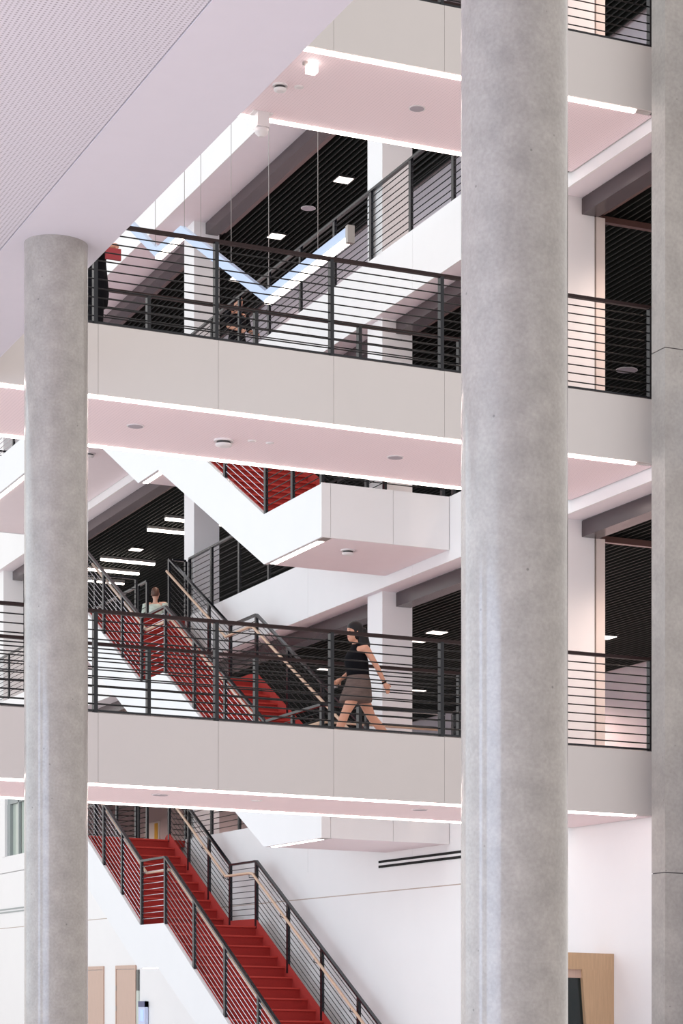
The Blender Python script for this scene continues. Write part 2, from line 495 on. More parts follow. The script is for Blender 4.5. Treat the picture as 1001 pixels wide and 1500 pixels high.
FU = [4.23, 5.54, 6.85, 8.17, 9.48, 10.78, 12.09, 13.40]
BU = [5.48, 6.79, 8.10, 9.40, 10.70, 12.0, 13.30]
for n in (1, 2, 3):
    nm = ORD[n]
    z = L[n] + 0.015
    railing(BRIDGE[n], [((3.2, 23.2, z), (13.42, 23.2, z))], [(u, 23.2, z) for u in FU], base=True)
    railing(BRIDGE[n], [((3.2, 25.31, z), (12.04, 25.31, z))], [(u, 25.31, z) for u in BU[:-1]], base=True)

GP = [30.17 + 1.42 * k for k in range(-3, 24)]
def gal_rail(n, v0, v1):
    z = L[n] + 0.02
    ps = [v0] + [g for g in GP if v0 + 0.5 < g < v1 - 0.5] + [v1]
    railing(GALLERY[n], [((13.55, v0, z), (13.55, v1, z))], [(13.55, g, z) for g in ps], capmat=METAL)
gal_rail(1, 26.5, 28.75)
gal_rail(1, 31.1, 39.9)
gal_rail(1, 42.4, 48.9)
gal_rail(2, 26.5, 28.75)
gal_rail(2, 31.1, 39.9)
gal_rail(2, 42.4, 60)
gal_rail(3, 26.5, 39.9)
gal_rail(3, 50.1, 62)

# ------------------------------------------------------------------ stairs
RISE, RUN = 0.1667, 0.325
VT, VM1, VM0, VBOT = 40.0, 36.75, 35.5, 30.95
UR = 13.2
def staircase(n, label):
    """stair from level n to level n+1 with its upper deck and lower landing box"""
    zt = L[n + 1]
    zm = zt - 1.667
    lo = L[n]
    vb = VBOT if n > 0 else VM0 - (zm - lo) / RISE * RUN
    deck_end = 42.2 if n < 2 else 50.0
    r = root('staircase', ((UL + UR) / 2, vb, lo), label, 'staircase', 'red carpeted staircases')
    T = TB
    def side(u0, u1, dz, m, nm, bottom=True):
        if n > 0:
            poly = [(28.8, lo), (28.8, lo - T), (30.95, lo - T), (VM0 + 0.30, zm - T), (VM1 + 0.10, zm - T), (VT + 0.25, zt - T), (deck_end, zt - T), (deck_end, zt + dz), (VT, zt + dz), (VM1, zm + dz), (VM0, zm + dz), (vb, lo + dz)]
            if dz: poly = [(vb, lo), (VM0 + 0.3, zm - 0.2), (VM1 + 0.1, zm - 0.2), (VT + 0.2, zt - 0.2), (VT + 0.2, zt + dz * 0.4), (VT, zt + dz), (VM1, zm + dz), (VM0, zm + dz), (vb, lo + dz)]
        else:
            poly = [(vb, lo), (vb + 1.3, lo), (VM0 + 0.30, zm - T), (VM1 + 0.10, zm - T), (VT + 0.25, zt - T), (deck_end, zt - T), (deck_end, zt + dz), (VT, zt + dz), (VM1, zm + dz), (VM0, zm + dz)]
            if dz: poly = [(vb, lo), (vb + 0.5, lo), (VM0 + 0.3, zm - 0.2), (VM1 + 0.1, zm - 0.2), (VT + 0.2, zt - 0.2), (VT + 0.2, zt + dz * 0.4), (VT, zt + dz), (VM1, zm + dz), (VM0, zm + dz), (vb, lo + dz)]
        return prism_vz(nm, poly, u0, u1, m, r)
    side(UL, UL + 0.06, 0.0, STRING, 'stringer')
    if n > 0: rp = [(30.95, lo - 0.3), (VM0 + 0.30, zm - T), (VM1 + 0.10, zm - T), (VT + 0.25, zt - T + 0.03), (VT + 0.25, zt), (VT, zt), (VM1, zm), (VM0, zm), (vb, lo)]
    else: rp = [(vb, lo), (vb + 1.3, lo), (VM0 + 0.30, zm - T), (VM1 + 0.10, zm - T), (VT + 0.25, zt - T + 0.03), (VT + 0.25, zt), (VT, zt), (VM1, zm), (VM0, zm)]
    prism_vz('stringer', rp, UR, UR + 0.06, STRING, r)
    side(UL + 0.06, UL + 0.075, 0.01, CARPET, 'carpet_skirting')
    side(UR - 0.015, UR, 0.12, CARPET, 'carpet_skirting')
    # soffit boards between the stringers
    def soff(v0, z0, v1, z1):
        prism_vz('soffit_board', [(v0, z0 - T + 0.012), (v1, z1 - T + 0.012), (v1, z1 - T + 0.03), (v0, z0 - T + 0.03)], UL + 0.06, UR, SOFFIT_PLAIN, r)
    if n > 0: soff(30.95, lo, VM0 + 0.30, zm)
    else: soff(vb + 1.3, lo + T, VM0 + 0.30, zm)
    soff(VM0 + 0.30, zm, VM1 + 0.10, zm)
    soff(VM1 + 0.10, zm, VT + 0.25, zt)
    box('deck_soffit', UL + 0.06, UE - 0.01, VT + 0.25, deck_end, zt - T + 0.012, zt - T + 0.03, SOFFIT_PLAIN, r)
    box('deck', UL + 0.06, UE - 0.005, VT + 0.01, deck_end, zt - 0.12, zt, CARPET, r)
    box('deck_edge', UL, UE - 0.005, deck_end, deck_end + 0.03, zt - T, zt, STRING, r)
    box('mid_landing', UL + 0.075, UR - 0.015, VM0 + 0.005, VM1 + 0.02, zm - 0.12, zm, CARPET, r)
    box('light_strip', UL + 0.065, UL + 0.15, VM0 + 0.36, VM1 + 0.06, zm - T - 0.004, zm - T + 0.012, LEDW, r)
    if n == 2:
        box('light_strip', UL + 0.065, UL + 0.15, VT + 1.6, deck_end - 0.3, zt - T - 0.004, zt - T + 0.012, LEDW, r)
    # steps: riser and tread in one solid each
    def steps(vtop, ztop, k):
        for i in range(k):
            z1 = ztop - RISE * i
            v = vtop - RUN * i
            if i == 0: 
                sp = box('step', UL + 0.075, UR - 0.015, v - 0.0, v + 0.05, z1 - RISE, z1, CARPET, r)
            else:
                sp = box('step', UL + 0.075, UR - 0.015, v - 0.0, v + RUN - 0.001, z1 - RISE, z1 - 0.002, CARPET, r)
            box('nosing', UL + 0.076, UR - 0.016, v - 0.022, v + 0.0, z1 - 0.026, z1, NOSING_LIT, sp)
    steps(VT, zt, 10)
    steps(VM0, zm, int(round((zm - lo) / RISE)))
    if n > 0:
        # landing box joined to the gallery
        box('landing_deck', UL + 0.06, UE - 0.005, 28.83, 30.95, lo - 0.12, lo, CARPET, r)
        for a, b in ((UL, UL + 0.13), (UL + 0.13, UL + 1.04), (UL + 1.04, UE - 0.005)):
            box('front_panel', a + (0.003 if a > UL else 0), b - 0.003, 28.77, 28.80, lo - T, lo + 0.015, FASCIA if False else WHITE, r)
        box('landing_soffit', UL + 0.16, UE - 0.005, 28.80, 30.95, lo - T + 0.004, lo - T + 0.03, SOFFIT_PLAIN, r)
        box('light_strip', UL + 0.065, UL + 0.15, 29.05, 30.85, lo - T - 0.004, lo - T + 0.012, LEDW, r)
        box('strip_end', UL + 0.03, UL + 0.16, 28.8, 29.04, lo - T - 0.002, lo - T + 0.012, ALU, r)
    # railings
    def rail(u, sgn):
        dz = 0.0
        P = [(u, VT, zt), (u, VM1, zm), (u, VM0, zm), (u, vb, lo)]
        segs = [((u, deck_end - 0.05, zt), P[0]), (P[0], P[1]), (P[1], P[2]), (P[2], P[3])] if sgn > 0 else [(P[0], P[1]), (P[1], P[2]), (P[2], P[3])]
        posts = [P[0], P[1], P[2]]
        sl = RISE / RUN
        for d in (1.08, 2.16): posts.append((u, VM1 + d, zm + sl * d))
        d = 1.42
        while VM0 - d > vb + 0.4:
            posts.append((u, VM0 - d, zm - sl * d)); d += 1.42
        posts.append(P[3])
        if sgn > 0:
            posts += [(u, deck_end - 0.05, zt), (u, VT + 1.05, zt)]
            if n == 2: posts += [(u, VT + 2.4 + 1.35 * k, zt) for k in range(6)]
        hz = 0.86
        uo = u + 0.085 * sgn
        w = [(uo, VT - 0.1, zt + hz - 0.05), (uo, VM1, zm + hz), (uo, VM0 + 0.1, zm + hz), (uo, VM0 - 0.05, zm + hz - 0.02), (uo, vb, lo + hz)]
        br = []
        for q in posts:
            if q[1] < VT and q[1] > vb: 
                br.append(((uo, q[1] + 0.12, q[2] + hz + (0.06 if q[1] not in (VM0,) else 0) - 0.02), (u, q[1], q[2] + hz - 0.08)))
        railing(r, segs, posts, name='stair_railing', wood=[(w, br)], rodmat=ROD_ST if sgn > 0 else ROD, capmat=METAL)
    rail(UL + 0.03, 1)
    rail(UR, -1)
    z = zt
    railing(r, [((UL + 0.06, deck_end - 0.05, z), (13.25, deck_end - 0.05, z))], [(12.45, deck_end - 0.05, z), (13.25, deck_end - 0.05, z)], name='deck_railing', capmat=METAL)
    railing(r, [((13.27, VT + 0.03, z), (13.52, VT + 0.03, z))], [(13.52, VT + 0.03, z)], name='deck_railing', capmat=METAL)
    if n > 0:
        uo = UL + 0.03
        railing(r,
                [((uo, 30.9, lo + 0.015), (uo, 28.83, lo + 0.015)), ((uo, 28.83, lo + 0.015), (13.45, 28.83, lo + 0.015))],
                [(uo, 28.83, lo), (uo, 29.9, lo), (12.3, 28.83, lo), (13.42, 28.83, lo)], name='landing_railing', capmat=METAL,
                wood=[([(uo + 0.09, 30.9, lo + 0.86), (uo + 0.09, 28.93, lo + 0.86), (13.4, 28.93, lo + 0.86)], [])])
    return r
staircase(0, 'bottom red carpeted stair with white sides climbing from the ground floor')
staircase(1, 'second red carpeted stair seen through the lowest footbridge railing, with white landing box')
staircase(2, 'uppermost stair with white stepped underside and the large white landing box')

# ------------------------------------------------------------------ fittings on soffits and ceilings
def speaker(u, v, z, label, r=0.095):
    o = root('ceiling_speaker', (u, v, z), label, 'speaker', 'round ceiling speakers')
    lathe('rim', [(r, -0.008), (r, 0.0), (r - 0.01, 0.004)], (u, v, z), PLASTIC, o)
    lathe('grille', [(r - 0.014, -0.012), (r - 0.012, -0.006)], (u, v, z), GREYPL, o)
def detector(u, v, z, label, r=0.085):
    o = root('smoke_detector', (u, v, z), label, 'detector', 'smoke detectors')
    lathe('base', [(r, -0.02), (r, 0.0)], (u, v, z), PLASTIC, o)
    lathe('vent_ring', [(r * 0.72, -0.045), (r * 0.72, -0.02)], (u, v, z), DARKPL, o)
    lathe('cap', [(r * 0.45, -0.075), (r * 0.8, -0.065), (r * 0.86, -0.045)], (u, v, z), PLASTIC, o)
def small_disc(u, v, z, label, r=0.045):
    tag(lathe('sprinkler_plate', [(r * 0.6, -0.012), (r, -0.006), (r, 0.0)], (u, v, z), PLASTIC), label, 'sprinkler', 'small ceiling discs')
z1, z2, z3 = L[1] - TB - 0.004, L[2] - TB - 0.004, L[3] - TB - 0.004
speaker(10.95, 24.21, z3, 'round ceiling speaker on the topmost footbridge underside')
speaker(7.6, 24.2, z2, 'round ceiling speaker on the middle footbridge underside, near the slender column')
speaker(10.68, 24.21, z2, 'round ceiling speaker on the middle footbridge underside, near the big column')
speaker(7.8, 23.95, z1, 'round ceiling speaker on the lowest footbridge underside, near the slender column')
speaker(10.87, 23.96, z1, 'round ceiling speaker on the lowest footbridge underside, near the big column')
detector(9.3, 24.26, z3, 'white smoke detector on the topmost footbridge underside')
detector(8.67, 24.36, z2, 'smoke detector with dark ring on the middle footbridge underside', 0.11)
detector(12.28, 29.44, L[2] - TB + 0.004, 'smoke detector under the large white landing box', 0.1)
detector(12.31, 42.1, L[3] - TB + 0.012, 'smoke detector on the upper deck underside beside the slender column', 0.12)
small_disc(9.51, 24.22, z3, 'small white disc beside the smoke detector on the topmost footbridge', 0.055)
small_disc(8.96, 24.24, z2, 'small white plate right of the smoke detector on the middle footbridge', 0.05)
small_disc(9.17, 24.24, z2, 'tiny sprinkler disc on the middle footbridge underside')
small_disc(8.93, 24.01, z1, 'small disc midway on the lowest footbridge underside', 0.06)
small_disc(7.68, 23.36, z1, 'tiny sprinkler by the light line of the lowest footbridge, nearer the slender column', 0.03)
small_disc(9.71, 23.36, z1, 'tiny sprinkler by the light line of the lowest footbridge, nearer the middle', 0.03)
# box lamp and camera on the topmost bridge
o = root('box_lamp', (9.4, 23.55, z3 - 0.1), 'small white cube lamp hanging under the topmost footbridge', 'lamp')
box('lamp_body', 9.34, 9.45, 23.5, 23.6, z3 - 0.11, z3 - 0.012, DOWN, o)
box('mount', 9.30, 9.36, 23.52, 23.58, z3 - 0.03, z3, ALU, o)
o = root('security_camera', (9.39, 25.2, z3 - 0.2), 'cream ceiling camera on a box mount at the topmost footbridge edge', 'camera')
box('mount_plate', 9.28, 9.52, 25.05, 25.2, z3 - 0.015, z3, PLASTIC, o)
box('housing', 9.33, 9.47, 25.05, 25.2, z3 - 0.17, z3 - 0.015, PLASTIC, o)
lathe('camera_head', [(0.03, -0.10), (0.075, -0.06), (0.085, -0.01), (0.06, 0.0)], (9.40, 25.12, z3 - 0.17), PLASTIC, o)

def lamp(name, pos, power, parent):
    d = bpy.data.lights.new(name, 'SPOT')
    d.energy = power; d.color = (1.0, 0.78, 0.66); d.shadow_soft_size = 0.12
    d.spot_size = math.radians(150); d.spot_blend = 0.6
    o = bpy.data.objects.new(name, d); col.objects.link(o)
    o.parent = parent
    o.location = W(*pos) - parent.location
def downlight(u, v, z, label, a=0.15, power=70.0):
    o = root('square_downlight', (u, v, z), label, 'downlight', 'square downlights')
    box('frame', u - a, u + a, v - a, v + a, z - 0.145, z - 0.11, DARKPL, o)
    box('lens', u - a + 0.02, u + a - 0.02, v - a + 0.02, v + a - 0.02, z - 0.152, z - 0.145, DOWN, o)
    lamp('downlight_bulb', (u, v, z - 0.22), power, o)
zc1, zc2, zc3 = L[2] - TG, L[3] - TG, L[4] - TG
downlight(15.08, 36.35, zc3, 'square downlight in the top slatted ceiling, highest of the pair')
downlight(15.08, 39.53, zc3, 'square downlight in the top slatted ceiling, lower of the pair')
downlight(15.3, 42.2, zc3, 'square downlight in the top slatted ceiling, partly behind the near railing')
speaker(15.06, 37.91, zc3 - 0.135, 'round white speaker in the top slatted ceiling between the downlights', 0.13)
speaker(17.9, 31.7, zc2 - 0.135, 'round white speaker in the middle slatted ceiling right of the big column', 0.17)
downlight(15.34, 33.3, zc2, 'square downlight in the middle slatted ceiling behind the railing')
downlight(15.4, 49.0, zc2, 'square downlight among the linear lights of the middle slatted ceiling')
downlight(17.99, 32.59, zc1, 'square downlight in the lowest slatted ceiling right of the big column', 0.17, 260.0)
downlight(15.49, 33.49, zc1, 'bright square downlight in the lowest slatted ceiling near the walking woman')
downlight(15.6, 34.4, zc1, 'second square downlight beside the bright one in the lowest ceiling', 0.13)
downlight(18.0, 39.8, zc1, 'deep set square downlight in the lowest ceiling behind the walking woman')
downlight(15.47, 38.17, zc1, 'square downlight in the lowest ceiling behind the right stair railing')
for n_, zc_ in ((1, zc1), (2, zc2), (3, zc3)):
    st_ = ['lowest', 'middle', 'top'][n_ - 1]
    downlight(15.0, 24.3, zc_, f'square downlight in the {st_} slatted ceiling close to the concrete pier', 0.13, 190.0)
    downlight(15.2, 28.4, zc_, f'square downlight in the {st_} slatted ceiling hidden behind the big column', 0.13, 120.0)
downlight(18.6, 36.5, zc1, 'added square downlight in the lowest slatted ceiling, brightening the pinkish back wall', 0.13, 300.0)  # extra unseen lamp, added to brighten the back wall
downlight(17.5, 56.0, zc1, 'added square downlight in the lowest slatted ceiling, brightening the room far beyond the stair head', 0.13, 220.0)  # unseen lamp added because the far room was dark
downlight(17.5, 62.0, zc1, 'added square downlight in the lowest slatted ceiling, brightening the far white door', 0.13, 220.0)  # another unseen lamp added to brighten the wall around the door
for k, (u0, u1, v) in enumerate(((14.86, 16.2, 46.5), (14.86, 16.2, 45.3), (14.92, 16.19, 50.1), (14.95, 16.23, 51.4), (14.95, 16.29, 52.75))):
    lbl = ['linear ceiling light touching the square column edge, lower of two', 'linear ceiling light touching the square column edge, upper of two',
           'longest linear ceiling light over the stair head', 'middle linear ceiling light over the stair head', 'lowest and farthest linear ceiling light over the stair head'][k]
    o = root('linear_light', ((u0 + u1) / 2, v, zc2 - 0.2), lbl, 'ceiling light', 'linear lights in the slatted ceiling')
    box('body', u0, u1, v - 0.05, v + 0.05, zc2 - 0.19, zc2 - 0.132, ALU, o)
    lamp('linear_lamp', ((u0 + u1) / 2, v, zc2 - 0.3), 40.0, o)
    box('diffuser', u0 + 0.01, u1 - 0.01, v - 0.045, v + 0.045, zc2 - 0.235, zc2 - 0.19, LEDW, o)

# suspended zigzag light
zz = [(38.9, 15.1), (36.64, 13.72), (35.38, 13.70), (31.55, 11.60), (28.5, 11.60)]
o = root('zigzag_pendant', (11.9, 33.7, 11.6), 'pale blue zigzag pendant light with glowing strips hung behind the middle footbridge', 'pendant light')
for i in range(4):
    (va, za), (vb_, zb_) = zz[i], zz[i + 1]
    lit = i in (1, 3)
    prism_vz('profile', [(vb_, zb_ + (0.03 if lit else 0)), (va, za + (0.03 if lit else 0)), (va, za + 0.17), (vb_, zb_ + 0.17)], 11.86, 11.94, BLUEM, o)
    if lit:
        prism_vz('light_strip', [(vb_, zb_ - 0.02), (va, za - 0.02), (va, za + 0.03), (vb_, zb_ + 0.03)], 11.85, 11.95, LEDW, o)
box('end_cap', 11.85, 11.95, 28.42, 28.5, 11.55, 11.78, ALU, o)
for v, z in ((36.8, 13.9), (35.3, 13.75), (34.5, 13.2), (33.1, 12.5), (31.5, 11.7), (29.6, 11.7)):
    tube('suspension_wire', [(11.9, v, z), (11.9, v, L[4] + 3.0)], 0.005, ALU, o, 5)

# slot diffuser on the ground storey wall
o = root('slot_diffuser', (UE, 28, 3.5), 'twin black slot air diffuser on the white wall beside the big column', 'air vent', 'slot diffusers')
for z in (3.49, 3.56):
    box('slot', UE - 0.014, UE - 0.001, 26.0, 31.18, z, z + 0.035, BLACK, o)
box('slot_frame', UE - 0.010, UE - 0.001, 26.0, 31.18, 3.525, 3.56, WHITE, o)
o = root('slot_diffuser', (UE, 50, 3.5), 'twin slot air diffuser on the far white wall at the left edge', 'air vent', 'slot diffusers')
for z in (3.49, 3.56):
    box('slot', UE - 0.014, UE - 0.001, 46.4, 58, z, z + 0.03, WINBAR, o)

# doors in the ground storey wall
def wood_door(v0, v1, label, n):
    d = root(f'door_{n}', (UE, (v0 + v1) / 2, 0), label, kind='structure')
    box('door_frame', UE - 0.03, UE + 0.01, v0 - 0.05, v1 + 0.05, 2.12, 2.19, DOORWOOD, d)
    box('door_frame', UE - 0.03, UE + 0.01, v0 - 0.05, v0, 0, 2.12, DOORWOOD, d)
    box('door_frame', UE - 0.03, UE + 0.01, v1, v1 + 0.05, 0, 2.12, DOORWOOD, d)
    box('door_leaf', UE - 0.022, UE + 0.01, v0 + 0.01, v1 - 0.01, 0, 2.11, DOORWOOD, d)
    for z in (0.3, 1.3, 1.7):
        box('hinge', UE - 0.035, UE - 0.02, v1 - 0.02, v1 + 0.02, z, z + 0.1, ALU, d)
    return d
wood_door(45.1, 46.9, 'pale wooden door partly hidden by the slender column', 1)
d = wood_door(42.95, 44.17, 'pale wooden door with a narrow glazed side light under the stair', 2)
for k, (za, zb, m) in enumerate(((0.0, 0.9, YELLOW), (0.9, 1.02, NAVY), (1.02, 1.7, WINGLASS), (1.7, 2.1, DARKGLASS))):
    box('side_light', UE - 0.02, UE + 0.01, 42.72, 42.88, za, zb, m, d)
k = root('wall_kiosk', (UE - 0.06, 42.35, 1.0), 'narrow pale blue information panel with lit screen beside the wooden door', 'kiosk')
box('panel', UE - 0.08, UE - 0.01, 42.15, 42.55, 0.6, 1.5, KIOSK, k)
box('header', UE - 0.085, UE - 0.01, 42.15, 42.55, 1.39, 1.5, NAVY, k)
box('screen', UE - 0.085, UE - 0.075, 42.22, 42.42, 1.12, 1.34, SCREEN, k)
for z in (1.02, 0.92, 0.82, 0.72):
    box('text_line', UE - 0.083, UE - 0.075, 42.2, 42.46, z, z + 0.03, NAVY, k)
# door on the far back wall of the lowest storey
d = root('door_3', (20.0, 62, L[1]), 'white door with a yellow notice far beyond the bottom stair head', kind='structure')
box('door_leaf', 19.96, 20.0, 61.4, 62.7, L[1], L[1] + 2.1, WHITE, d)
box('notice', 19.94, 19.96, 61.5, 61.75, L[1] + 1.4, L[1] + 2.05, YELLOW, d)

# oak portal under the lowest bridge
o = root('oak_portal', (12.5, 24.4, 0), 'oak framed portal with dark opening at the foot of the white wall', 'portal')
vf = 24.2
box('lintel', 12.0, UE - 0.005, vf, vf + 0.5, 1.95, 2.145, OAK, o)
prism = [(13.07, 1.95), (UE - 0.005, 1.95), (UE - 0.005, 0.0), (13.22, 0.0)]
vsx = [(a - 13.07, 0, z) for a, z in prism] + [(a - 13.07, 0.5, z) for a, z in prism]
me = mesh_from(None, vsx, [(3, 2, 1, 0), (4, 5, 6, 7), (0, 1, 5, 4), (1, 2, 6, 5), (2, 3, 7, 6), (3, 0, 4, 7)], OAK)
link('jamb', me, (13.07, vf, 0), o)
box('inner_lintel', 12.0, 13.08, vf + 0.03, vf + 0.5, 1.85, 1.95, DOORWOOD, o)
box('dark_opening', 12.0, 13.3, vf + 0.06, vf + 0.1, 0, 1.85, DARKGLASS, o)
box('jamb', 11.9, 12.0, vf, vf + 0.5, 0, 2.145, OAK, o)

# ------------------------------------------------------------------ people
def person(pos, rotz, label, J, skin, parts):
    """J: joints in metres (x forward, y left, z up) of one continuous body"""
    r = tag(bpy.data.objects.new('person', None), label, 'person')
    col.objects.link(r)
    r.location = W(*pos)
    r.rotation_euler = (0, 0, rotz)
    V, F = [], []
    def add(vf):
        n = len(V)
        V.extend(vf[0]); F.extend([tuple(i + n for i in f) for f in vf[1]])
    def sub(pts, rads, k=4):
        """resample a chain so bends stay round"""
        P, R = [], []
        for i in range(len(pts) - 1):
            for j in range(k):
                t = j / k
                P.append(Vector(pts[i]).lerp(Vector(pts[i + 1]), t)); R.append(rads[i] * (1 - t) + rads[i + 1] * t)
        P.append(Vector(pts[-1])); R.append(rads[-1])
        return P, R
    def limb(pts, rads, seg=10):
        add(tube_geo(*sub(pts, rads), seg))
    def rings(lst, seg=16):
        """stacked ellipses (cx, cy, z, rx, ry)"""
        vs_, fs = [], []
        for (cx, cy, z, rx, ry) in lst:
            for k in range(seg):
                a = 2 * math.pi * k / seg
                vs_.append((cx + rx * math.cos(a), cy + ry * math.sin(a), z))
        for i in range(len(lst) - 1):
            for k in range(seg):
                k2 = (k + 1) % seg
                fs.append((i * seg + k, i * seg + k2, (i + 1) * seg + k2, (i + 1) * seg + k))
        fs.append(tuple(range(seg - 1, -1, -1))); fs.append(tuple((len(lst) - 1) * seg + k for k in range(seg)))
        return vs_, fs
    px, pz = J['pelvis']; cxx, cz = J['chest']; hx, hz = J['head']
    k = J.get('k', 1.0)
    sw = J['shoulder'] 
    nz = cz + 0.14 * k
    torso = [(px, 0, pz - 0.08, 0.085 * k, 0.12 * k), (px, 0, pz, 0.105 * k, 0.155 * k), (px + 0.005, 0, pz + 0.10, 0.088 * k, 0.118 * k),
             ((px + cxx) / 2, 0, (pz + cz) / 2, 0.092 * k, 0.125 * k), (cxx + 0.008, 0, cz, 0.105 * k, 0.14 * k), (cxx, 0, cz + 0.08 * k, 0.08 * k, sw - 0.02), (cxx, 0, nz - 0.02, 0.055 * k, sw * 0.5), (cxx + 0.005, 0, nz + 0.01, 0.045 * k, 0.05 * k)]
    add(rings(torso))
    limb([(cxx, 0, nz - 0.04), (hx - 0.015, 0, hz - 0.06 * k)], [0.047 * k, 0.043 * k])
    h = 0.116 * k
    head = []
    for t, fx, rx, ry in ((-1.0, .030, .020, .018), (-.9, .024, .045, .035), (-.72, .014, .066, .050), (-.45, .004, .080, .060), (-.15, 0, .087, .068), (.15, -.004, .092, .072), (.45, -.008, .090, .071), (.72, -.010, .072, .058), (.92, -.010, .042, .034), (1.0, -.01, .012, .010)):
        head.append((hx + fx * k, 0, hz + t * h, rx * k, ry * k))
    add(rings(head))
    # nose, ears
    limb([(hx + 0.080 * k, 0, hz + 0.012 * k), (hx + 0.100 * k, 0, hz - 0.022 * k), (hx + 0.080 * k, 0, hz - 0.032 * k)], [0.008 * k, 0.012 * k, 0.008 * k], 6)
    for sgn in (-1, 1):
        limb([(hx - 0.012, sgn * 0.068 * k, hz + 0.02 * k), (hx - 0.006, sgn * 0.074 * k, hz - 0.03 * k)], [0.014 * k, 0.010 * k], 6)
    for arm, sgn in (('armL', 1), ('armR', -1)):
        s, e, w = [Vector(q) for q in J[arm]]
        limb([(cxx, sgn * sw * 0.5, s.z - 0.015), s, s.lerp(e, 0.45), e, e.lerp(w, 0.4), w], [0.05 * k, 0.045 * k, 0.039 * k, 0.031 * k, 0.031 * k, 0.021 * k])
        d = (w - e).normalized()
        side = Vector((0, 1, 0)).cross(d).normalized()      # across the palm, in the fore-aft plane
        inn = d.cross(side).normalized() * (-sgn)
        pc = w + d * 0.045 * k
        limb([w - d * 0.01, w + d * 0.03 * k, w + d * 0.075 * k], [0.020 * k, 0.030 * k, 0.028 * k], 8)
        curl = J.get('curl', 0.5)
        inn = Vector((0, -sgn, 0))
        for q, ln in ((-0.024, .060), (-0.008, .070), (0.008, .066), (0.024, .050)):
            b0 = w + d * 0.07 * k + side * q * k
            b1 = b0 + (d * (1 - 0.3 * curl) + inn * 0.5 * curl).normalized() * ln * 0.5 * k
            b2 = b1 + (d * (1 - curl) + inn * curl).normalized() * ln * 0.5 * k
            limb([b0, b1, b2], [0.0095 * k, 0.0088 * k, 0.007 * k], 6)
        b0 = w + d * 0.025 * k + side * 0.022 * k
        b1 = b0 + (d * 0.6 + side * 0.8).normalized() * 0.035 * k
        limb([b0, b1, b1 + d * 0.028 * k], [0.012 * k, 0.010 * k, 0.008 * k], 6)
    for leg, sgn in (('legL', 1), ('legR', -1)):
        hp, kn, an, to = [Vector(q) for q in J[leg]]
        limb([hp, hp.lerp(kn, 0.4), kn, kn.lerp(an, 0.35), an], [0.085 * k, 0.075 * k, 0.052 * k, 0.053 * k, 0.033 * k], 12)
        limb([an - (to - an).normalized() * 0.03, an.lerp(to, 0.5) - Vector((0, 0, .008)), to], [0.035 * k, 0.034 * k, 0.022 * k], 8)
    me = mesh_from(None, V, F, skin, True, False)
    b = bpy.data.objects.new('body', me); col.objects.link(b); b.parent = r
    rm = b.modifiers.new('skin_surface', 'REMESH'); rm.mode = 'VOXEL'; rm.voxel_size = 0.0085; rm.use_smooth_shade = True
    sm = b.modifiers.new('soften', 'SMOOTH'); sm.factor = 0.5; sm.iterations = 2
    def part(name, vf, m, sub_=1, lab=None):
        me2 = mesh_from(None, vf[0], vf[1], m, True, False)
        o2 = bpy.data.objects.new(name, me2); col.objects.link(o2); o2.parent = r
        if sub_:
            s2 = o2.modifiers.new('round', 'SUBSURF'); s2.levels = sub_; s2.render_levels = sub_
        if lab: o2['label'] = lab
        return o2
    parts(part, rings, lambda pts, rads, seg=10: tube_geo(*sub(pts, rads), seg), torso, (hx, hz, k))
    return r
def face(part, rings, limb, hd):
    hx, hz, k = hd
    for s in (-1, 1):
        part('eye', limb([(hx + 0.072 * k, s * 0.020 * k, hz + 0.004), (hx + 0.070 * k, s * 0.042 * k, hz + 0.003)], [0.006, 0.005], 6), HAIR, 0)
        part('eyebrow', limb([(hx + 0.082 * k, s * 0.016 * k, hz + 0.026), (hx + 0.072 * k, s * 0.048 * k, hz + 0.026)], [0.004, 0.003], 6), HAIR, 0)
    part('mouth', limb([(hx + 0.074 * k, -0.022 * k, hz - 0.062 * k), (hx + 0.081 * k, 0, hz - 0.060 * k), (hx + 0.074 * k, 0.022 * k, hz - 0.062 * k)], [0.004, 0.007, 0.004], 6), LIP, 0)
def grow(t, d, i0, i1):
    return [(a, b, z, rx + d, ry + d) for (a, b, z, rx, ry) in t[i0:i1]]

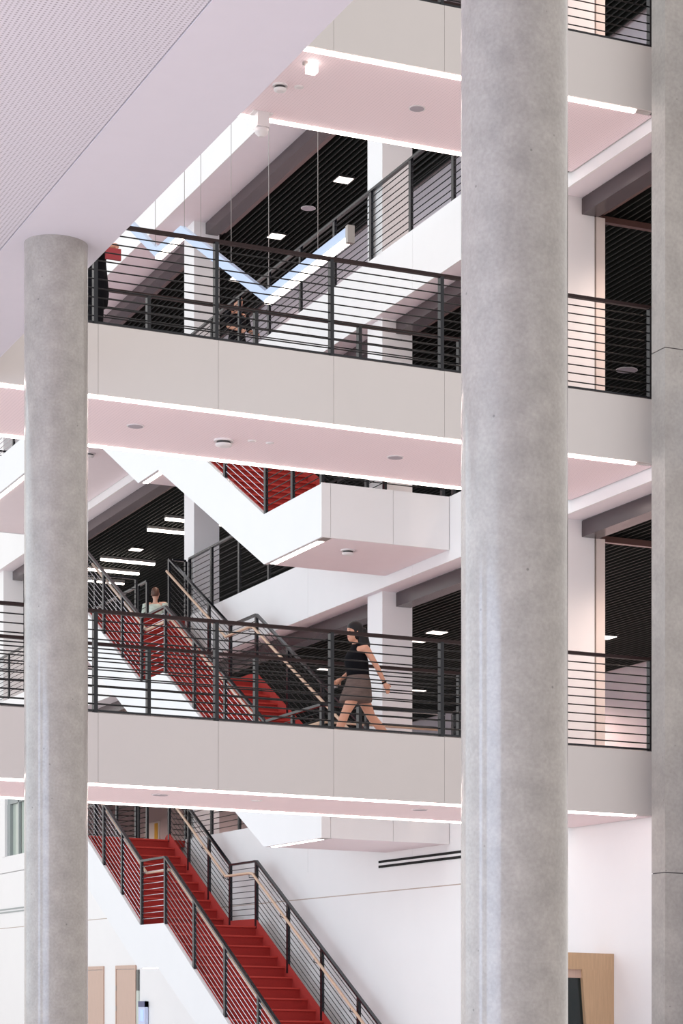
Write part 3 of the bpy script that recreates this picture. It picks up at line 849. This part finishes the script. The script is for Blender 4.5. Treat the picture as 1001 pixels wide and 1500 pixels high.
# walking woman
J = dict(pelvis=(0.0, 0.80), chest=(0.03, 1.07), head=(0.055, 1.375), shoulder=0.16, k=1.0, curl=0.45,
         armL=((-0.02, 0.165, 1.17), (-0.14, 0.20, 0.965), (-0.245, 0.19, 0.775)),
         armR=((0.02, -0.165, 1.17), (0.0, -0.21, 0.95), (0.155, -0.17, 0.845)),
         legL=((0.02, 0.075, 0.76), (0.20, 0.085, 0.43), (0.34, 0.085, 0.085), (0.46, 0.085, 0.06)),
         legR=((-0.02, -0.075, 0.76), (-0.19, -0.08, 0.42), (-0.44, -0.08, 0.15), (-0.37, -0.08, 0.04)))
def woman(part, rings, limb, t, hd):
    hx, hz, k = hd
    face(part, rings, limb, hd)
    top = [(t[2][0], 0, 0.845, 0.105, 0.135)] + grow(t, 0.014, 2, 6)
    top = [(0.005, 0, 0.845, 0.135, 0.16), (0.01, 0, 0.90, 0.130, 0.155), (0.022, 0, 0.98, 0.138, 0.155), (0.038, 0, 1.06, 0.146, 0.158), (0.03, 0, 1.145, 0.108, 0.142), (0.028, 0, 1.19, 0.068, 0.100), (0.03, 0, 1.225, 0.055, 0.060), (0.03, 0, 1.24, 0.052, 0.056)]
    part('sleeveless_top', rings(top), BLACKCLOTH, 1, 'black sleeveless top')
    sk = [(0.04, 0, 0.555, 0.19, 0.20), (0.038, 0, 0.575, 0.198, 0.215), (0.03, 0, 0.66, 0.178, 0.205), (0.012, 0, 0.74, 0.160, 0.19), (0.005, 0, 0.81, 0.142, 0.172), (0.005, 0, 0.88, 0.122, 0.150), (0.005, 0, 0.89, 0.118, 0.146)]
    part('skirt', rings(sk), SKIRT, 1, 'short grey brown skirt')
    cap = [(hx - 0.030, 0, hz - 0.10, 0.070, 0.060), (hx - 0.030, 0, hz - 0.05, 0.085, 0.078), (hx - 0.022, 0, hz + 0.02, 0.092, 0.084), (hx - 0.010, 0, hz + 0.045, 0.103, 0.086), (hx - 0.010, 0, hz + 0.085, 0.094, 0.078), (hx - 0.012, 0, hz + 0.115, 0.066, 0.056), (hx - 0.014, 0, hz + 0.130, 0.025, 0.02)]
    part('hair', rings(cap), HAIR, 1, 'black bobbed fringe and crown')
    part('hair', limb([(hx - 0.06, 0, hz + 0.04), (hx - 0.085, 0, hz - 0.06), (hx - 0.12, 0.01, hz - 0.17), (hx - 0.155, 0.015, hz - 0.25)], [0.075, 0.085, 0.075, 0.03]), HAIR, 0, 'long black hair hanging behind')
    part('phone', rings([(0.235, -0.17, 0.745, 0.045, 0.012), (0.235, -0.17, 0.80, 0.045, 0.012)], 4), PLASTIC, 0, 'white phone in hand')
    part('bracelet', limb([(-0.234, 0.19, 0.795), (-0.243, 0.19, 0.779)], [0.027, 0.027]), BLACKCLOTH, 0)
    part('pendant', limb([(0.135, 0.03, 1.115), (0.142, 0.03, 1.10)], [0.008, 0.008], 6), PLASTIC, 0)
    for (a, b) in (((0.31, 0.085, 0.06), (0.47, 0.085, 0.045)), ((-0.46, -0.08, 0.12), (-0.36, -0.08, 0.03))):
        part('shoe', limb([a, b], [0.047, 0.034]), BLACKCLOTH, 0)
person((10.5, 24.85, L[1]), math.pi, 'woman in black sleeveless top and short skirt walking along the lowest footbridge', J, SKIN, woman)

STAND = dict(pelvis=(0.0, 0.90), chest=(0.01, 1.24), head=(0.03, 1.585), shoulder=0.19, k=1.12, curl=0.5,
         armL=((0.0, 0.2, 1.37), (-0.02, 0.25, 1.10), (0.08, 0.24, 0.88)),
         armR=((0.0, -0.2, 1.37), (-0.02, -0.25, 1.10), (0.08, -0.24, 0.88)),
         legL=((0.0, 0.09, 0.86), (0.01, 0.10, 0.48), (0.0, 0.10, 0.085), (0.13, 0.11, 0.05)),
         legR=((0.0, -0.09, 0.86), (0.01, -0.10, 0.48), (0.0, -0.10, 0.085), (0.13, -0.11, 0.05)))
def clothed(shirt, trouser, hair, coat=0.0, sleeve=True, J_=None):
    def f(part, rings, limb, t, hd):
        hx, hz, k = hd
        face(part, rings, limb, hd)
        part('shirt', rings([(0, 0, 0.80 - coat, 0.15 + coat * 0.12, 0.19 + coat * 0.1)] + grow(t, 0.022, 1, 7)), shirt, 1)
        for a in ('armL', 'armR'):
            s, e, w = [Vector(q) for q in J_[a]]
            part('sleeve', limb([s + Vector((0, 0, 0.01)), s.lerp(e, 0.5), e] + ([e.lerp(w, 0.9)] if sleeve else []), [0.065, 0.058, 0.05] + ([0.042] if sleeve else [])), shirt, 0)
        for a in ('legL', 'legR'):
            hp, kn, an, to = [Vector(q) for q in J_[a]]
            part('trouser_leg', limb([hp + Vector((0, 0, 0.03)), kn, an], [0.115, 0.080, 0.068]), trouser, 0)
            part('shoe', limb([an - Vector((0.05, 0, 0.035)), to], [0.05, 0.04]), BLACKCLOTH, 0)
        part('hair', rings([(hx - 0.04, 0, hz - 0.07, 0.07, 0.07), (hx - 0.035, 0, hz, 0.092, 0.088), (hx - 0.018, 0, hz + 0.06, 0.10, 0.088), (hx - 0.015, 0, hz + 0.115, 0.08, 0.07), (hx - 0.015, 0, hz + 0.145, 0.03, 0.025)]), hair, 1)
    return f
Jm = dict(STAND)
person((15.0, 46.4, L[2]), math.radians(60), 'man with brown hair and pale green shirt beyond the second stair head', Jm, SKIN2, clothed(SHIRT, BLACKCLOTH, HAIRB, J_=Jm))
Jb = dict(STAND); Jb['armR'] = ((0.0, -0.2, 1.37), (0.06, -0.25, 1.10), (0.30, -0.20, 1.00)); Jb['armL'] = ((0.0, 0.2, 1.37), (0.06, 0.25, 1.10), (0.30, 0.20, 1.0))
person((14.2, 39.2, L[3]), math.radians(-70), 'person in black shirt with bare forearms behind the third gallery railing', Jb, SKIN, clothed(BLACKCLOTH, BLACKCLOTH, HAIR, J_=Jb, sleeve=False))
Jc = dict(STAND); Jc['armR'] = ((0.0, -0.2, 1.37), (-0.06, -0.26, 1.10), (0.12, -0.20, 1.14)); Jc['armL'] = ((0.0, 0.2, 1.37), (-0.06, 0.26, 1.10), (0.06, 0.24, 0.92))
pc = person((7.17, 24.3, L[2]), math.radians(-10), 'person in long black coat on the middle footbridge beside the slender column', Jc, SKIN, clothed(BLACKCLOTH, BLACKCLOTH, HAIR, coat=0.35, J_=Jc))
fo = box('red_folder', 7.22, 7.39, 24.04, 24.075, L[2] + 1.0, L[2] + 1.12, REDBOOK)
tag(fo, 'red folder held by the person in the black coat', 'folder')
